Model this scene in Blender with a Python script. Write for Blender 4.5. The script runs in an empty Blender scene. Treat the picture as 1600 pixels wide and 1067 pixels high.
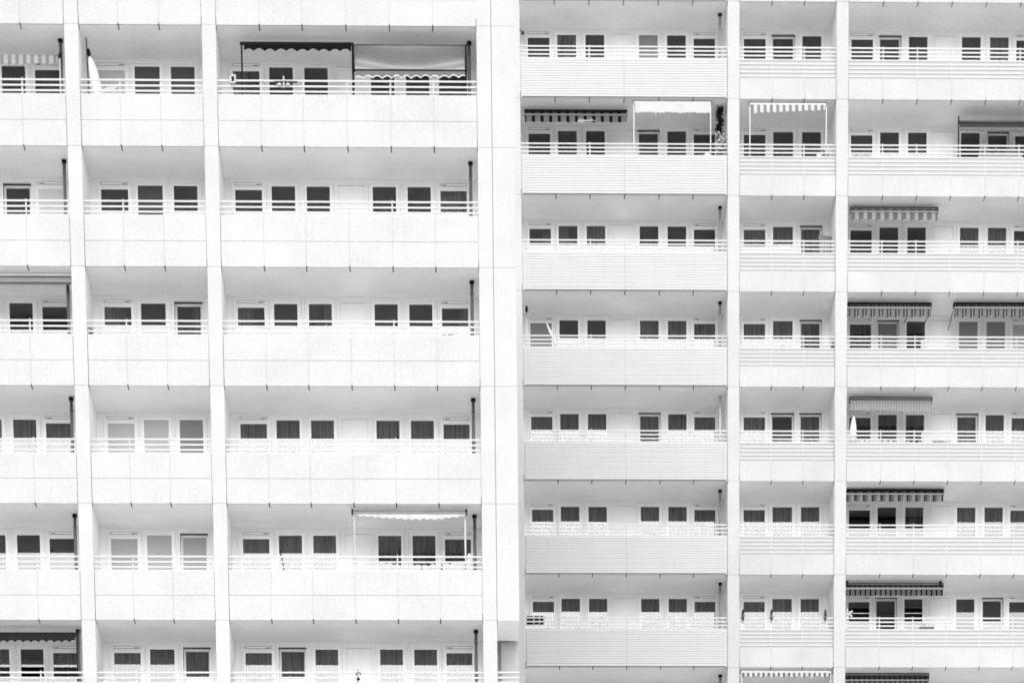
import bpy, bmesh, math, random
from mathutils import Matrix, Vector
random.seed(7)
sc = bpy.context.scene
COL = sc.collection
PI = math.pi

# ------------------------------------------------------------------ camera
G = 44.5                     # height of the top left ceiling edge above the ground
tilt, yaw, roll = 0.13835, 0.02464, -0.00877
CX, CY, CZ = 9.84009, -77.39421, -42.81924 + G
B = Matrix(((1, 0, 0), (0, 0, -1), (0, 1, 0)))
ct, st = math.cos(tilt), math.sin(tilt)
cy, sy = math.cos(yaw), math.sin(yaw)
cr, sr = math.cos(roll), math.sin(roll)
Rt = Matrix(((1, 0, 0), (0, ct, -st), (0, st, ct)))
Rw = Matrix(((cy, 0, -sy), (0, 1, 0), (sy, 0, cy)))
Rr = Matrix(((cr, -sr, 0), (sr, cr, 0), (0, 0, 1)))
RM = Rr @ Rt @ Rw @ B
cam = bpy.data.cameras.new('camera')
camo = bpy.data.objects.new('camera', cam)
COL.objects.link(camo)
m = Matrix.Identity(4)
for i in range(3):
    m[i][0] = RM[0][i]
    m[i][1] = -RM[1][i]
    m[i][2] = -RM[2][i]
m[0][3], m[1][3], m[2][3] = CX, CY, CZ
camo.matrix_world = m
cam.sensor_width = 36
cam.sensor_fit = 'HORIZONTAL'
cam.lens = 4400 / 1600 * 36
cam.shift_x = (800 - 861.925) / 1600
cam.shift_y = (3341.936 - 533.5) / 1600
cam.clip_start = 1
cam.clip_end = 3000
sc.camera = camo

# ------------------------------------------------------------------ materials
def nodes_of(name):
    mt = bpy.data.materials.new(name)
    mt.use_nodes = True
    nt = mt.node_tree
    return mt, nt, nt.nodes['Principled BSDF']

def g3(v):
    return (v, v, v, 1)

def plain(name, v, rough=.6, var=.06, scale=9.0, spec=.3, metal=0.0, bump=0.0, bscale=60.0, streak=0.0, spots=0.0):
    """a grey surface with blotchy tone, fine grain and, where asked, rain streaks and small stains"""
    mt, nt, b = nodes_of(name)
    N, L = nt.nodes, nt.links
    tc = N.new('ShaderNodeTexCoord')
    n1 = N.new('ShaderNodeTexNoise'); n1.inputs['Scale'].default_value = scale * .12; n1.inputs['Detail'].default_value = 5
    n2 = N.new('ShaderNodeTexNoise'); n2.inputs['Scale'].default_value = scale * 3.5; n2.inputs['Detail'].default_value = 2
    geo = N.new('ShaderNodeNewGeometry')
    L.new(geo.outputs['Position'], n1.inputs['Vector']); L.new(geo.outputs['Position'], n2.inputs['Vector'])
    mx = N.new('ShaderNodeMath'); mx.operation = 'ADD'
    L.new(n1.outputs['Fac'], mx.inputs[0]); L.new(n2.outputs['Fac'], mx.inputs[1])
    mr = N.new('ShaderNodeMapRange')
    mr.inputs['From Min'].default_value = .7; mr.inputs['From Max'].default_value = 1.3
    mr.inputs['To Min'].default_value = v * (1 - var); mr.inputs['To Max'].default_value = v * (1 + var)
    L.new(mx.outputs[0], mr.inputs['Value'])
    out = mr.outputs[0]
    if streak:
        mp = N.new('ShaderNodeMapping'); mp.inputs['Scale'].default_value = (7, 7, .5)
        L.new(geo.outputs['Position'], mp.inputs['Vector'])
        n3 = N.new('ShaderNodeTexNoise'); n3.inputs['Scale'].default_value = 1.6; n3.inputs['Detail'].default_value = 4
        L.new(mp.outputs[0], n3.inputs['Vector'])
        r3 = N.new('ShaderNodeMapRange'); r3.inputs['From Min'].default_value = .5; r3.inputs['From Max'].default_value = .78
        r3.inputs['To Min'].default_value = 1; r3.inputs['To Max'].default_value = 1 - streak
        L.new(n3.outputs['Fac'], r3.inputs['Value'])
        mm = N.new('ShaderNodeMath'); mm.operation = 'MULTIPLY'
        L.new(out, mm.inputs[0]); L.new(r3.outputs[0], mm.inputs[1]); out = mm.outputs[0]
    if spots:
        n4 = N.new('ShaderNodeTexNoise'); n4.inputs['Scale'].default_value = 4.5; n4.inputs['Detail'].default_value = 6; n4.inputs['Roughness'].default_value = .7
        L.new(geo.outputs['Position'], n4.inputs['Vector'])
        r4 = N.new('ShaderNodeMapRange'); r4.inputs['From Min'].default_value = .62; r4.inputs['From Max'].default_value = .74
        r4.inputs['To Min'].default_value = 1; r4.inputs['To Max'].default_value = 1 - spots
        L.new(n4.outputs['Fac'], r4.inputs['Value'])
        m4 = N.new('ShaderNodeMath'); m4.operation = 'MULTIPLY'
        L.new(out, m4.inputs[0]); L.new(r4.outputs[0], m4.inputs[1]); out = m4.outputs[0]
    cb = N.new('ShaderNodeCombineColor')
    for k in range(3): L.new(out, cb.inputs[k])
    L.new(cb.outputs[0], b.inputs['Base Color'])
    b.inputs['Roughness'].default_value = rough
    b.inputs['Specular IOR Level'].default_value = spec
    b.inputs['Metallic'].default_value = metal
    if bump:
        n5 = N.new('ShaderNodeTexNoise'); n5.inputs['Scale'].default_value = bscale; n5.inputs['Detail'].default_value = 3
        L.new(geo.outputs['Position'], n5.inputs['Vector'])
        bp = N.new('ShaderNodeBump'); bp.inputs['Strength'].default_value = bump; bp.inputs['Distance'].default_value = .01
        L.new(n5.outputs['Fac'], bp.inputs['Height']); L.new(bp.outputs[0], b.inputs['Normal'])
    return mt

def striped(name, bands, period, off=0.0, rough=.85, shine=0.0, spec=0.0):
    """cloth striped across X; bands = [(upper end of the band within the period 0..1, grey)]"""
    mt, nt, b = nodes_of(name)
    N, L = nt.nodes, nt.links
    tc = N.new('ShaderNodeTexCoord')
    sp = N.new('ShaderNodeSeparateXYZ'); L.new(tc.outputs['Object'], sp.inputs[0])
    a = N.new('ShaderNodeMath'); a.operation = 'ADD'; a.inputs[1].default_value = 50 * period + off; L.new(sp.outputs['X'], a.inputs[0])
    d = N.new('ShaderNodeMath'); d.operation = 'DIVIDE'; d.inputs[1].default_value = period; L.new(a.outputs[0], d.inputs[0])
    f = N.new('ShaderNodeMath'); f.operation = 'FRACT'; L.new(d.outputs[0], f.inputs[0])
    cr_ = N.new('ShaderNodeValToRGB'); cr_.color_ramp.interpolation = 'CONSTANT'
    el = cr_.color_ramp.elements
    lo = 0.0
    for k, (hi, v) in enumerate(bands):
        e = el[k] if k < 2 else el.new(lo)
        e.position = lo; e.color = g3(v); lo = hi
    if len(bands) == 1: el[1].color = el[0].color
    L.new(f.outputs[0], cr_.inputs[0])
    nz = N.new('ShaderNodeTexNoise'); nz.inputs['Scale'].default_value = 9
    mixn = N.new('ShaderNodeMix'); mixn.data_type = 'RGBA'; mixn.blend_type = 'MULTIPLY'; mixn.inputs[0].default_value = .25
    L.new(cr_.outputs[0], mixn.inputs[6]); L.new(nz.outputs['Fac'], mixn.inputs[7])
    L.new(mixn.outputs[2], b.inputs['Base Color'])
    b.inputs['Roughness'].default_value = rough
    b.inputs['Specular IOR Level'].default_value = spec
    if spec: b.inputs['Coat Weight'].default_value = .55; b.inputs['Coat Roughness'].default_value = .58
    if not shine: return mt
    tl = N.new('ShaderNodeBsdfTranslucent'); L.new(mixn.outputs[2], tl.inputs[0])      # light shines through the cloth a little
    ms = N.new('ShaderNodeMixShader'); ms.inputs[0].default_value = shine
    L.new(b.outputs[0], ms.inputs[1]); L.new(tl.outputs[0], ms.inputs[2]); L.new(ms.outputs[0], N['Material Output'].inputs[0])
    return mt

def glass_material(name, clear):
    mt = bpy.data.materials.new(name); mt.use_nodes = True
    nt = mt.node_tree; N, L = nt.nodes, nt.links
    N.remove(N['Principled BSDF'])
    tr = N.new('ShaderNodeBsdfTransparent'); tr.inputs[0].default_value = g3(clear)
    gl = N.new('ShaderNodeBsdfGlossy'); gl.inputs[0].default_value = g3(1); gl.inputs['Roughness'].default_value = .015
    fr = N.new('ShaderNodeFresnel'); fr.inputs['IOR'].default_value = 1.5
    k = N.new('ShaderNodeMath'); k.operation = 'MULTIPLY'; k.inputs[1].default_value = GLASS_R
    nz = N.new('ShaderNodeTexNoise'); nz.inputs['Scale'].default_value = .8
    bp = N.new('ShaderNodeBump'); bp.inputs['Strength'].default_value = .01; bp.inputs['Distance'].default_value = .03
    L.new(nz.outputs['Fac'], bp.inputs['Height']); L.new(bp.outputs[0], gl.inputs['Normal'])
    L.new(fr.outputs[0], k.inputs[0])
    mx = N.new('ShaderNodeMixShader')
    L.new(k.outputs[0], mx.inputs[0]); L.new(tr.outputs[0], mx.inputs[1]); L.new(gl.outputs[0], mx.inputs[2])
    L.new(mx.outputs[0], N['Material Output'].inputs[0])
    return mt

def curtain_material(name, v):
    mt, nt, b = nodes_of(name)
    N, L = nt.nodes, nt.links
    tc = N.new('ShaderNodeNewGeometry')
    mp = N.new('ShaderNodeMapping'); mp.inputs['Scale'].default_value = (16, 0, .5)  # vertical streaks paint the light and shade of folds into the cloth
    L.new(tc.outputs['Position'], mp.inputs[0])
    nz = N.new('ShaderNodeTexNoise'); nz.inputs['Scale'].default_value = 1.0; nz.inputs['Detail'].default_value = 4
    L.new(mp.outputs[0], nz.inputs['Vector'])
    mr = N.new('ShaderNodeMapRange'); mr.inputs['From Min'].default_value = .3; mr.inputs['From Max'].default_value = .7
    mr.inputs['To Min'].default_value = v * .18; mr.inputs['To Max'].default_value = min(.93, v * 1.75)
    L.new(nz.outputs['Fac'], mr.inputs[0])
    cb = N.new('ShaderNodeCombineColor')
    for k in range(3): L.new(mr.outputs[0], cb.inputs[k])
    L.new(cb.outputs[0], b.inputs['Base Color'])
    b.inputs['Roughness'].default_value = .95; b.inputs['Specular IOR Level'].default_value = 0
    return mt

GLASS_R = 2.3
M = {
    'facade': plain('pale_panel_concrete', .468, .8, .085, 6, .2, bump=.15, streak=.035),
    'fin': plain('pale_pillar_concrete', .474, .8, .075, 6, .2, bump=.12, streak=.03),
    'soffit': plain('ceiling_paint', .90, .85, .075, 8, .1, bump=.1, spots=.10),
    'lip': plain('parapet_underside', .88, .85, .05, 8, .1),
    'cheek': plain('brightened_pillar_side', .90, .8, .04, 9, .2, streak=.06),  # pillar sides lightened to make up for weak light on them
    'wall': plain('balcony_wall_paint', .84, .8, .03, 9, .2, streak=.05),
    'sealant': plain('joint_sealant', .29, .8, .1, 20, .2),
    'rail': plain('white_rail_paint', .48, .5, .02, 9, .3),
    'frame': plain('window_frame_white', .90, .45, .02, 9, .4),
    'backing': plain('pale_infill_panel', .38, .5, .03, 9, .3),
    'clad': plain('cladding_boards', .50, .6, .03, 14, .25, streak=.04),
    'cladgap': plain('cladding_shadow_gap', .33, .8, .05, 9, .1),
    'room': plain('dim_interior', .5, .9, .2, 4, .1),
    'pipe_dark': plain('dark_drainpipe', .085, .5, .3, 14, .4),
    'pipe_grey': plain('grey_drainpipe', .24, .5, .2, 14, .4),
    'black': plain('black_metal', .010, .7, .2, 14, .1),
    'darkgrey': plain('dark_grey_plastic', .06, .6, .2, 14, .3),
    'midgrey': plain('mid_grey_fabric', .22, .9, .2, 14, .1),
    'cassette': plain('grey_cassette', .26, .6, .05, 14, .2),
    'bar': plain('pale_metal_bar', .30, .5, .05, 14, .3),
    'lath': plain('dull_metal_bar', .17, .5, .05, 14, .3),
    'white': plain('white_plastic', .50, .5, .03, 14, .4),
    'leaf_dark': plain('dark_leaves', .018, .7, .4, 30, .2),
    'leaf': plain('grey_green_leaves', .09, .7, .5, 30, .2),
    'petal': plain('pale_petals', .45, .8, .1, 30, .2),
    'pot': plain('clay_pot', .16, .8, .2, 20, .2),
    'slot_shade': plain('slot_shade_strip', .012, .9, .2, 20, .05),  # near-black, stands in for the shade inside the open parapet slots
    'slot': plain('vent_slot', .03, .8, .2, 20, .2),
    'outline': plain('vent_outline', .2, .8, .2, 20, .2),
    'paving': plain('pale_paving', .70, .9, .12, 3, .1),
    'lower': plain('rendered_lower_wall', .42, .8, .04, 6, .2, streak=.06),
    'blind_light': plain('pale_roller_blind', .47, .9, .05, 9, .1),
    'blind_mid': plain('grey_roller_blind', .24, .9, .08, 9, .1),
    'blind_dark': plain('dark_roller_blind', .085, .9, .08, 9, .1),
    'blind_white': plain('white_roller_blind', .62, .9, .05, 9, .1),
    'slat': plain('shutter_slat', .44, .7, .05, 9, .2),
    'curtain': curtain_material('grey_net_curtain', .90),
    'curtain_light': curtain_material('pale_net_curtain', .93),
    'curtain_dark': curtain_material('dark_net_curtain', .52),
}
M['glass'] = glass_material('window_glass', .34)
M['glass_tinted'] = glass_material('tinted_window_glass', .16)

# ------------------------------------------------------------------ mesh helpers
def box(bm, x0, x1, y0, y1, z0, z1, mi=0):
    if x1 < x0: x0, x1 = x1, x0
    if y1 < y0: y0, y1 = y1, y0
    if z1 < z0: z0, z1 = z1, z0
    v = [bm.verts.new(c) for c in ((x0, y0, z0), (x1, y0, z0), (x1, y1, z0), (x0, y1, z0), (x0, y0, z1), (x1, y0, z1), (x1, y1, z1), (x0, y1, z1))]
    for q in ((0, 3, 2, 1), (4, 5, 6, 7), (0, 1, 5, 4), (1, 2, 6, 5), (2, 3, 7, 6), (3, 0, 4, 7)):
        f = bm.faces.new([v[i] for i in q]); f.material_index = mi

def tube(bm, p, q, r0, r1=None, n=12, mi=0):
    r1 = r0 if r1 is None else r1
    p, q = Vector(p), Vector(q)
    d = (q - p).normalized()
    a = d.orthogonal().normalized(); b = d.cross(a)
    A, Bv = [], []
    for k in range(n):
        t = 2 * PI * k / n
        o = a * math.cos(t) + b * math.sin(t)
        A.append(bm.verts.new(p + o * r0)); Bv.append(bm.verts.new(q + o * r1))
    for k in range(n):
        f = bm.faces.new((A[k], A[(k + 1) % n], Bv[(k + 1) % n], Bv[k])); f.material_index = mi; f.smooth = True
    f = bm.faces.new(A[::-1]); f.material_index = mi
    f = bm.faces.new(Bv); f.material_index = mi

def lathe(bm, prof, cx=0, cyy=0, n=16, mi=0, wob=None):
    rings = []
    for (r, z) in prof:
        ring = []
        for k in range(n):
            t = 2 * PI * k / n
            rr = r * (wob(t, z) if wob else 1)
            ring.append(bm.verts.new((cx + rr * math.cos(t), cyy + rr * math.sin(t), z)))
        rings.append(ring)
    for a, b in zip(rings, rings[1:]):
        for k in range(n):
            f = bm.faces.new((a[k], a[(k + 1) % n], b[(k + 1) % n], b[k])); f.material_index = mi; f.smooth = True
    f = bm.faces.new(rings[0][::-1]); f.material_index = mi
    f = bm.faces.new(rings[-1]); f.material_index = mi

def leaves(bm, c, rad, n, size, mi=0, rng=random):
    for _ in range(n):
        while True:
            p = Vector((rng.uniform(-1, 1), rng.uniform(-1, 1), rng.uniform(-1, 1)))
            if p.length < 1: break
        p = Vector((c[0] + p.x * rad[0], c[1] + p.y * rad[1], c[2] + p.z * rad[2]))
        d = Vector((rng.uniform(-1, 1), rng.uniform(-1, 1), rng.uniform(-.8, .8))).normalized()
        s = d.orthogonal().normalized() * size * .35
        t = d * size * rng.uniform(.7, 1.3)
        vs = [bm.verts.new(p), bm.verts.new(p + t * .5 + s), bm.verts.new(p + t), bm.verts.new(p + t * .5 - s)]
        f = bm.faces.new(vs); f.material_index = mi

def mesh_of(name, bm, mats, bevel=0):
    bmesh.ops.recalc_face_normals(bm, faces=bm.faces[:]) if bevel == 'n' else None
    me = bpy.data.meshes.new(name)
    bm.to_mesh(me); bm.free()
    for x in (mats if isinstance(mats, (list, tuple)) else [mats]): me.materials.append(x)
    return me

def link(name, me, parent=None, loc=(0, 0, 0), rot=(0, 0, 0), label=None):
    o = bpy.data.objects.new(name, me)
    COL.objects.link(o)
    o.parent = parent
    o.location = loc; o.rotation_euler = rot
    if label: o['label'] = label
    return o

def part(name, bm, mats, parent, loc=(0, 0, 0), rot=(0, 0, 0), label=None):
    return link(name, mesh_of(name, bm, mats), parent, loc, rot, label)

def thing(name, label, cat, loc, group=None, rotz=0):
    o = bpy.data.objects.new(name, None)
    COL.objects.link(o)
    o.empty_display_size = .3
    o.location = loc; o.rotation_euler = (0, 0, rotz)
    o['label'] = label; o['category'] = cat
    if group: o['group'] = group
    return o

def new(): return bmesh.new()

# ------------------------------------------------------------------ ground
bm = new()
R_ = 900
n = 48
c0 = bm.verts.new((0, 0, 0))
ring = [bm.verts.new((R_ * math.cos(2 * PI * k / n), R_ * math.sin(2 * PI * k / n), 0)) for k in range(n)]
for k in range(n): bm.faces.new((c0, ring[k], ring[(k + 1) % n]))
o = link('ground', mesh_of('ground', bm, M['paving'])); o['kind'] = 'structure'; o['label'] = 'pale paved ground in front of the flats'

# ------------------------------------------------------------------ the two buildings
D = 1.50                     # depth of a balcony
H = 2.8                      # storey height
YR = 18.926                  # set-back of the right hand building
YS = (0.0, YR)
ZS = (G, G + 11.232)         # ceiling edge of storey 0

def zs(s, i): return ZS[s] - H * i

# openings of a bay, in metres from its left fin: (kind, left edge of the glass, right edge of the glass)
LONG = [('w', .285, .975), ('n', 1.222, 1.826), ('n', 2.122, 2.718), ('n', 3.822, 4.423), ('n', 4.720, 5.318), ('v', 5.566, 6.247)]
SHORT = [('w', .280, .974), ('n', 1.223, 1.862), ('n', 2.147, 2.752)]
SB, FB = .058, .052          # sash border, frame border

# unit meshes, shared by all copies
UNIT = {}
def unit_meshes(kind, w):
    key = (kind, round(w, 3))
    if key in UNIT: return UNIT[key]
    top = -.165 if kind == 'n' else -.253
    bot = -2.52 if kind == 'n' else -1.80
    # coordinates: x from the middle of the opening, y into the room, z from the ceiling edge
    hw = w / 2
    u = {'top': top, 'bot': bot, 'hw': hw}
    so = hw + SB; fo = so + FB
    st_, sb_ = top + SB, bot - SB
    ft_, fb_ = st_ + FB, sb_ - FB
    u.update(fo=fo, ft=ft_, fb=fb_, sb=sb_)
    bm = new()
    g = .006
    box(bm, -fo + .007, -so - g, -.008, .075, fb_, ft_ - .007)
    box(bm, so + g, fo - .007, -.008, .075, fb_, ft_ - .007)
    box(bm, -so - g, so + g, -.008, .075, st_ + g, ft_ - .007)
    box(bm, -so - g, so + g, -.008, .075, fb_, sb_ - g)
    if kind != 'n': box(bm, -fo, fo, -.06, -.0085, fb_ - .03, fb_ + .02)      # sill
    u['frame'] = mesh_of('frame', bm, M['frame'])
    # sash: its origin lies on its lower edge so that it can tip inwards
    bm = new()
    z0 = -sb_
    box(bm, -so, -hw, -.003, .05, 0, st_ + z0)
    box(bm, hw, so, -.003, .05, 0, st_ + z0)
    box(bm, -hw, hw, -.003, .05, top + z0, st_ + z0)
    box(bm, -hw, hw, -.003, .05, 0, SB)
    u['sash'] = mesh_of('sash', bm, M['frame'])
    bm = new()
    v = [bm.verts.new(c) for c in ((-hw, .022, SB), (hw, .022, SB), (hw, .022, top + z0), (-hw, .022, top + z0))]
    bm.faces.new(v)
    u['pane'] = mesh_of('pane', bm, M['glass'])
    u['pane_tinted'] = u['pane'].copy(); u['pane_tinted'].materials[0] = M['glass_tinted']
    if kind != 'n':
        bm = new()
        box(bm, -hw, hw, -.012, -.0005, -.157, -.09, 1)
        box(bm, -hw + .012, hw - .012, -.016, -.0115, -.146, -.101, 0)
        a = hw - .15 if kind == 'w' else -hw + .05
        box(bm, a, a + .11, -.018, -.0155, -.142, -.127, 2)
        u['vent'] = mesh_of('vent_cover', bm, [M['frame'], M['outline'], M['slot']])
    UNIT[key] = u
    return u

CURT = {}
def curtain_mesh(w, top, bot, seed, lo, hi, mat):
    key = (round(w, 2), round(top, 2), seed, lo, hi, mat)
    if key in CURT: return CURT[key]
    rng = random.Random(seed * 31 + 5)
    bm = new()
    n = 72
    x0, x1 = -w / 2 - .06 + (w + .12) * lo, -w / 2 - .06 + (w + .12) * hi
    ph = [rng.uniform(0, 6.28) for _ in range(4)]
    fr = [rng.uniform(55, 80), rng.uniform(85, 120), rng.uniform(20, 34), rng.uniform(8, 14)]
    cols = []
    n = max(10, int(n * (hi - lo)))
    for k in range(n + 1):
        x = x0 + (x1 - x0) * k / n
        y = .016 * math.sin(fr[0] * x + ph[0]) + .009 * math.sin(fr[1] * x + ph[1]) + .014 * math.sin(fr[2] * x + ph[2])
        xb = x + .015 * math.sin(fr[3] * x + ph[3])
        cols.append([bm.verts.new((x, y * .6, top)), bm.verts.new((xb, y * 1.2, (top + bot) / 2)), bm.verts.new((xb, y * 1.4, bot))])
    for a, b in zip(cols, cols[1:]):
        for j in range(2):
            f = bm.faces.new((a[j], a[j + 1], b[j + 1], b[j])); f.smooth = True
    me = mesh_of('curtain', bm, M[mat])
    CURT[key] = me
    return me

def blind_mesh(w, top, bot, mat):
    key = ('b', round(w, 2), round(top, 2), mat)
    if key in CURT: return CURT[key]
    bm = new()
    z = top
    while z > bot + .06:                                 # narrow closed laths
        box(bm, -w / 2, w / 2, .004, .012, z - .049, z)
        z -= .05
    me = mesh_of('shutter', bm, M[mat]); CURT[key] = me
    return me

def slats_mesh(w, top, bot):
    key = ('s', round(w, 2), round(top, 2))
    if key in CURT: return CURT[key]
    bm = new()
    z = top
    while z > bot:
        v = [bm.verts.new(c) for c in ((-w / 2, .004, z - .0458), (w / 2, .004, z - .0458), (w / 2, .010, z), (-w / 2, .010, z))]
        bm.faces.new(v)
        z -= .046
    me = mesh_of('shutter', bm, M['slat']); CURT[key] = me
    return me

WHAT = {'c': 'grey net curtain drawn behind the glass', 'C': 'dark pleated curtain drawn behind the glass', 'l': 'pale net curtain drawn behind the glass',
        'p': 'grey curtain drawn across its left part', 'q': 'grey curtain drawn across its right part',
        'b': 'pale roller shutter let down', 'g': 'grey roller shutter let down', 'G': 'dark grey roller shutter let down', 'B': 'white roller shutter let down', 's': 'slatted shutter let down'}
seedc = [0]

def opening(root, base, s, i, kind, xa, xb, code):
    """one window or balcony door with its sash, pane, vent and whatever hangs behind the glass"""
    x0, y0, z0 = base
    u = unit_meshes(kind, xb - xa)
    w = xb - xa
    tip = 'T' in code
    what = code.replace('T', '')
    name = 'balcony_door' if kind == 'n' else 'window'
    lab = None
    if what in WHAT: lab = ('tilted open, ' if tip else '') + WHAT[what]
    elif tip: lab = 'tilted open at the top, dark room behind'
    loc = ((xa + xb) / 2 + x0, y0, z0)
    f = link(name, u['frame'], root, loc, label=lab)
    seedc[0] += 1
    rng = random.Random(seedc[0])
    a = -math.radians(3.4 if kind == 'n' else 4.5) if tip else math.radians(rng.uniform(-.12, .12))
    rz = math.radians(rng.uniform(-.15, .15))
    if not tip: rz *= .5
    so = link('sash', u['sash'], f, (0, .004, u['sb']), (a, 0, 0))
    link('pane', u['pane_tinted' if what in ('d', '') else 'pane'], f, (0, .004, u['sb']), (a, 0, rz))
    if 'vent' in u: link('vent_cover', u['vent'], f)
    t, b = u['top'] + .05, max(u['bot'], -2.2)
    sd = seedc[0] % 7
    yc = .24 if tip else .13
    if what in ('c', 'C', 'l'):
        mat = {'c': 'curtain', 'C': 'curtain_dark', 'l': 'curtain_light'}[what]
        link('curtain', curtain_mesh(w, t, b, sd, 0, 1, mat), f, (0, yc, 0))
    elif what == 'p': link('curtain', curtain_mesh(w, t, b, sd, 0, .55, 'curtain'), f, (0, yc, 0))
    elif what == 'q': link('curtain', curtain_mesh(w, t, b, sd, .62, .92, 'curtain_light'), f, (0, yc, 0))
    elif what in 'bgBG' and what:                       # outside roller shutters run in front of the glass
        link('shutter', blind_mesh(w, u['top'] - u['sb'], SB, {'b': 'blind_light', 'g': 'blind_mid', 'B': 'blind_white', 'G': 'blind_dark'}[what]), f, (0, .004, u['sb']), (a, 0, 0))
    elif what == 's': link('shutter', slats_mesh(w - .004, u['top'] - u['sb'], SB), f, (0, .004, u['sb']), (a, 0, 0))


def wall_and_room(root, base, width, units, i):
    x0, y0, z0 = base
    bm = new()
    FL, T = -2.598, .10
    edge = 0.0
    spans = []
    for (k, a, b) in units:
        u = unit_meshes(k, b - a); c = (a + b) / 2
        spans.append((c - u['fo'], c + u['fo'], u['ft'], u['fb'], k))
    cur = 0.0
    for (a, b, t, f, k) in spans + [(width, width, 0, 0, None)]:
        if a - cur > .7:                                   # the blank panel between the two flats
            p, q = cur + .115, a - .115
            box(bm, cur, p - .007, 0, T, FL, .008)
            box(bm, q + .007, a, 0, T, FL, .008)
            box(bm, p + .007, q - .007, 0, .03, FL, -.15)
            box(bm, p - .007, q + .007, 0, .03, -.137, .008)
            box(bm, p - .007, q + .007, .03, T, FL, .008)
        elif a > cur:
            box(bm, cur, a, 0, T, FL, .008)
        if k:
            box(bm, a, b, 0, T, t + .0005, .008)
            if f > FL + .02: box(bm, a, b, 0, T, FL, f - .0005)
        cur = b
    part('wall', bm, M['wall'], root, base)
    bm = new()
    a, b, y1, y2, z1, z2 = .02, width - .02, T + .0, 1.8, FL, .004
    v = [bm.verts.new(c) for c in ((a, y1, z1), (b, y1, z1), (b, y2, z1), (a, y2, z1), (a, y1, z2), (b, y1, z2), (b, y2, z2), (a, y2, z2))]
    for q in ((0, 1, 2, 3), (7, 6, 5, 4), (1, 5, 6, 2), (2, 6, 7, 3), (3, 7, 4, 0)): bm.faces.new([v[k] for k in q])
    part('room_interior', bm, M['room'], root, base)

def slab(root, base, width):
    bm = new()
    box(bm, .003, width - .003, .272 - D, .095, .009, .198)       # its ceiling face is a centimetre above the parapet's lower edge
    part('floor_slab', bm, M['soffit'], root, base)

def parapet(root, base, x0, x1, joints, ztop, hjoint):
    """the concrete panels that hang in front of a balcony; base z is the ceiling edge of that balcony"""
    bm = new()
    zb, zf = -H, -H + .198
    xs = [x0 + .010] + list(joints) + [x1 - .010]
    for k in range(len(xs) - 1):
        a = xs[k] + (.0042 if k else .004); b = xs[k + 1] - (.0042 if k < len(xs) - 2 else .004)
        if hjoint:
            box(bm, a, b, .015, .05, zb + .03, hjoint - .0045)
            box(bm, a, b, .025, .05, hjoint - .0045, hjoint + .0045, 1)
            box(bm, a, b, .015, .05, hjoint + .0045, ztop)
        else:
            box(bm, a, b, .015, .05, zb + .03, ztop)
        box(bm, a, b, .05, .13, zf, ztop, 2)  # inner side whitened to bounce more light into the balcony
        a2 = xs[k] + (.014 if k else .004); b2 = xs[k + 1] - (.014 if k < len(xs) - 2 else .004)
        box(bm, a2, b2, .0155, .05, zb, zb + .0298)
        box(bm, a2, b2, .0505, .265, zb + .001, zf, 2)
    for j in joints:
        box(bm, j - .004, j + .004, .022, .049, zb + .0305, ztop - .004, 1)
        box(bm, j - .0138, j + .0138, .018, .264, zb + .005, zb + .029, 3)  # dark strip paints the shade of the open slot underneath
    for j in (x0 + .0065, x1 - .0065):
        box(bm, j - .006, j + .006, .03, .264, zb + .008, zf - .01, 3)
    part('parapet', bm, [M['facade'], M['sealant'], M['lip'], M['slot_shade']], root, base)

POST = {}
def railing(root, base, x0, x1, zlist, h, posts, zfoot, ztip, y1=.08):
    bm = new()
    for z in zlist: box(bm, x0 + .006, x1 - .006, y1 - .014, y1, z - h / 2, z + h / 2)
    r = part('railing', bm, M['rail'], root, base)
    key = (zfoot, ztip)
    if key not in POST:
        b2 = new()
        box(b2, -.017, .017, .0805, .115, zfoot, ztip)
        v = [b2.verts.new(c) for c in ((-.012, .085, ztip), (.012, .085, ztip), (0, .098, ztip + .05))]
        b2.faces.new(v)
        box(b2, -.008, .008, .085, .11, ztip, ztip + .03)
        POST[key] = mesh_of('post', b2, M['rail'])
    for p in posts: link('post', POST[key], r, (p, 0, 0))

PIPE = {}
def drainpipe(root, base, x, kind):
    if kind not in PIPE:
        bm = new()
        tube(bm, (0, 0, -2.6), (0, 0, -.01), .041, n=16)
        b2 = new()
        tube(b2, (0, 0, -.07), (0, 0, -.005), .058, .064, n=16)
        b3 = new(); tube(b3, (0, 0, -.32), (0, 0, -.28), .047, n=16)
        mt = {'dark': 'pipe_dark', 'grey': 'pipe_grey', 'white': 'white'}[kind]
        PIPE[kind] = (mesh_of('drainpipe', bm, M[mt]), mesh_of('collar', b2, M['black'] if kind != 'white' else M['white']), mesh_of('pipe_clip', b3, M[mt]))
    a, b, c = PIPE[kind]
    p = link('drainpipe', a, root, (base[0] + x, base[1] + .68 - D, base[2]))
    link('collar', b, p)
    link('pipe_clip', c, p)

def pillar(root, s, x0, x1, ztop, zbot, joints, ox, oy):
    bm = new()
    box(bm, x0, x1, .012, .06, zbot, ztop)
    box(bm, x0, x1, .0605, D + .1, zbot, ztop, 1)
    z = zbot
    for j in sorted(joints) + [ztop]:
        box(bm, x0, x1, 0, .0115, z + .004, j - .004)
        z = j
    part('pillar', bm, [M['fin'], M['cheek']], root, (-ox, -oy + YS[s], 0))

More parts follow.
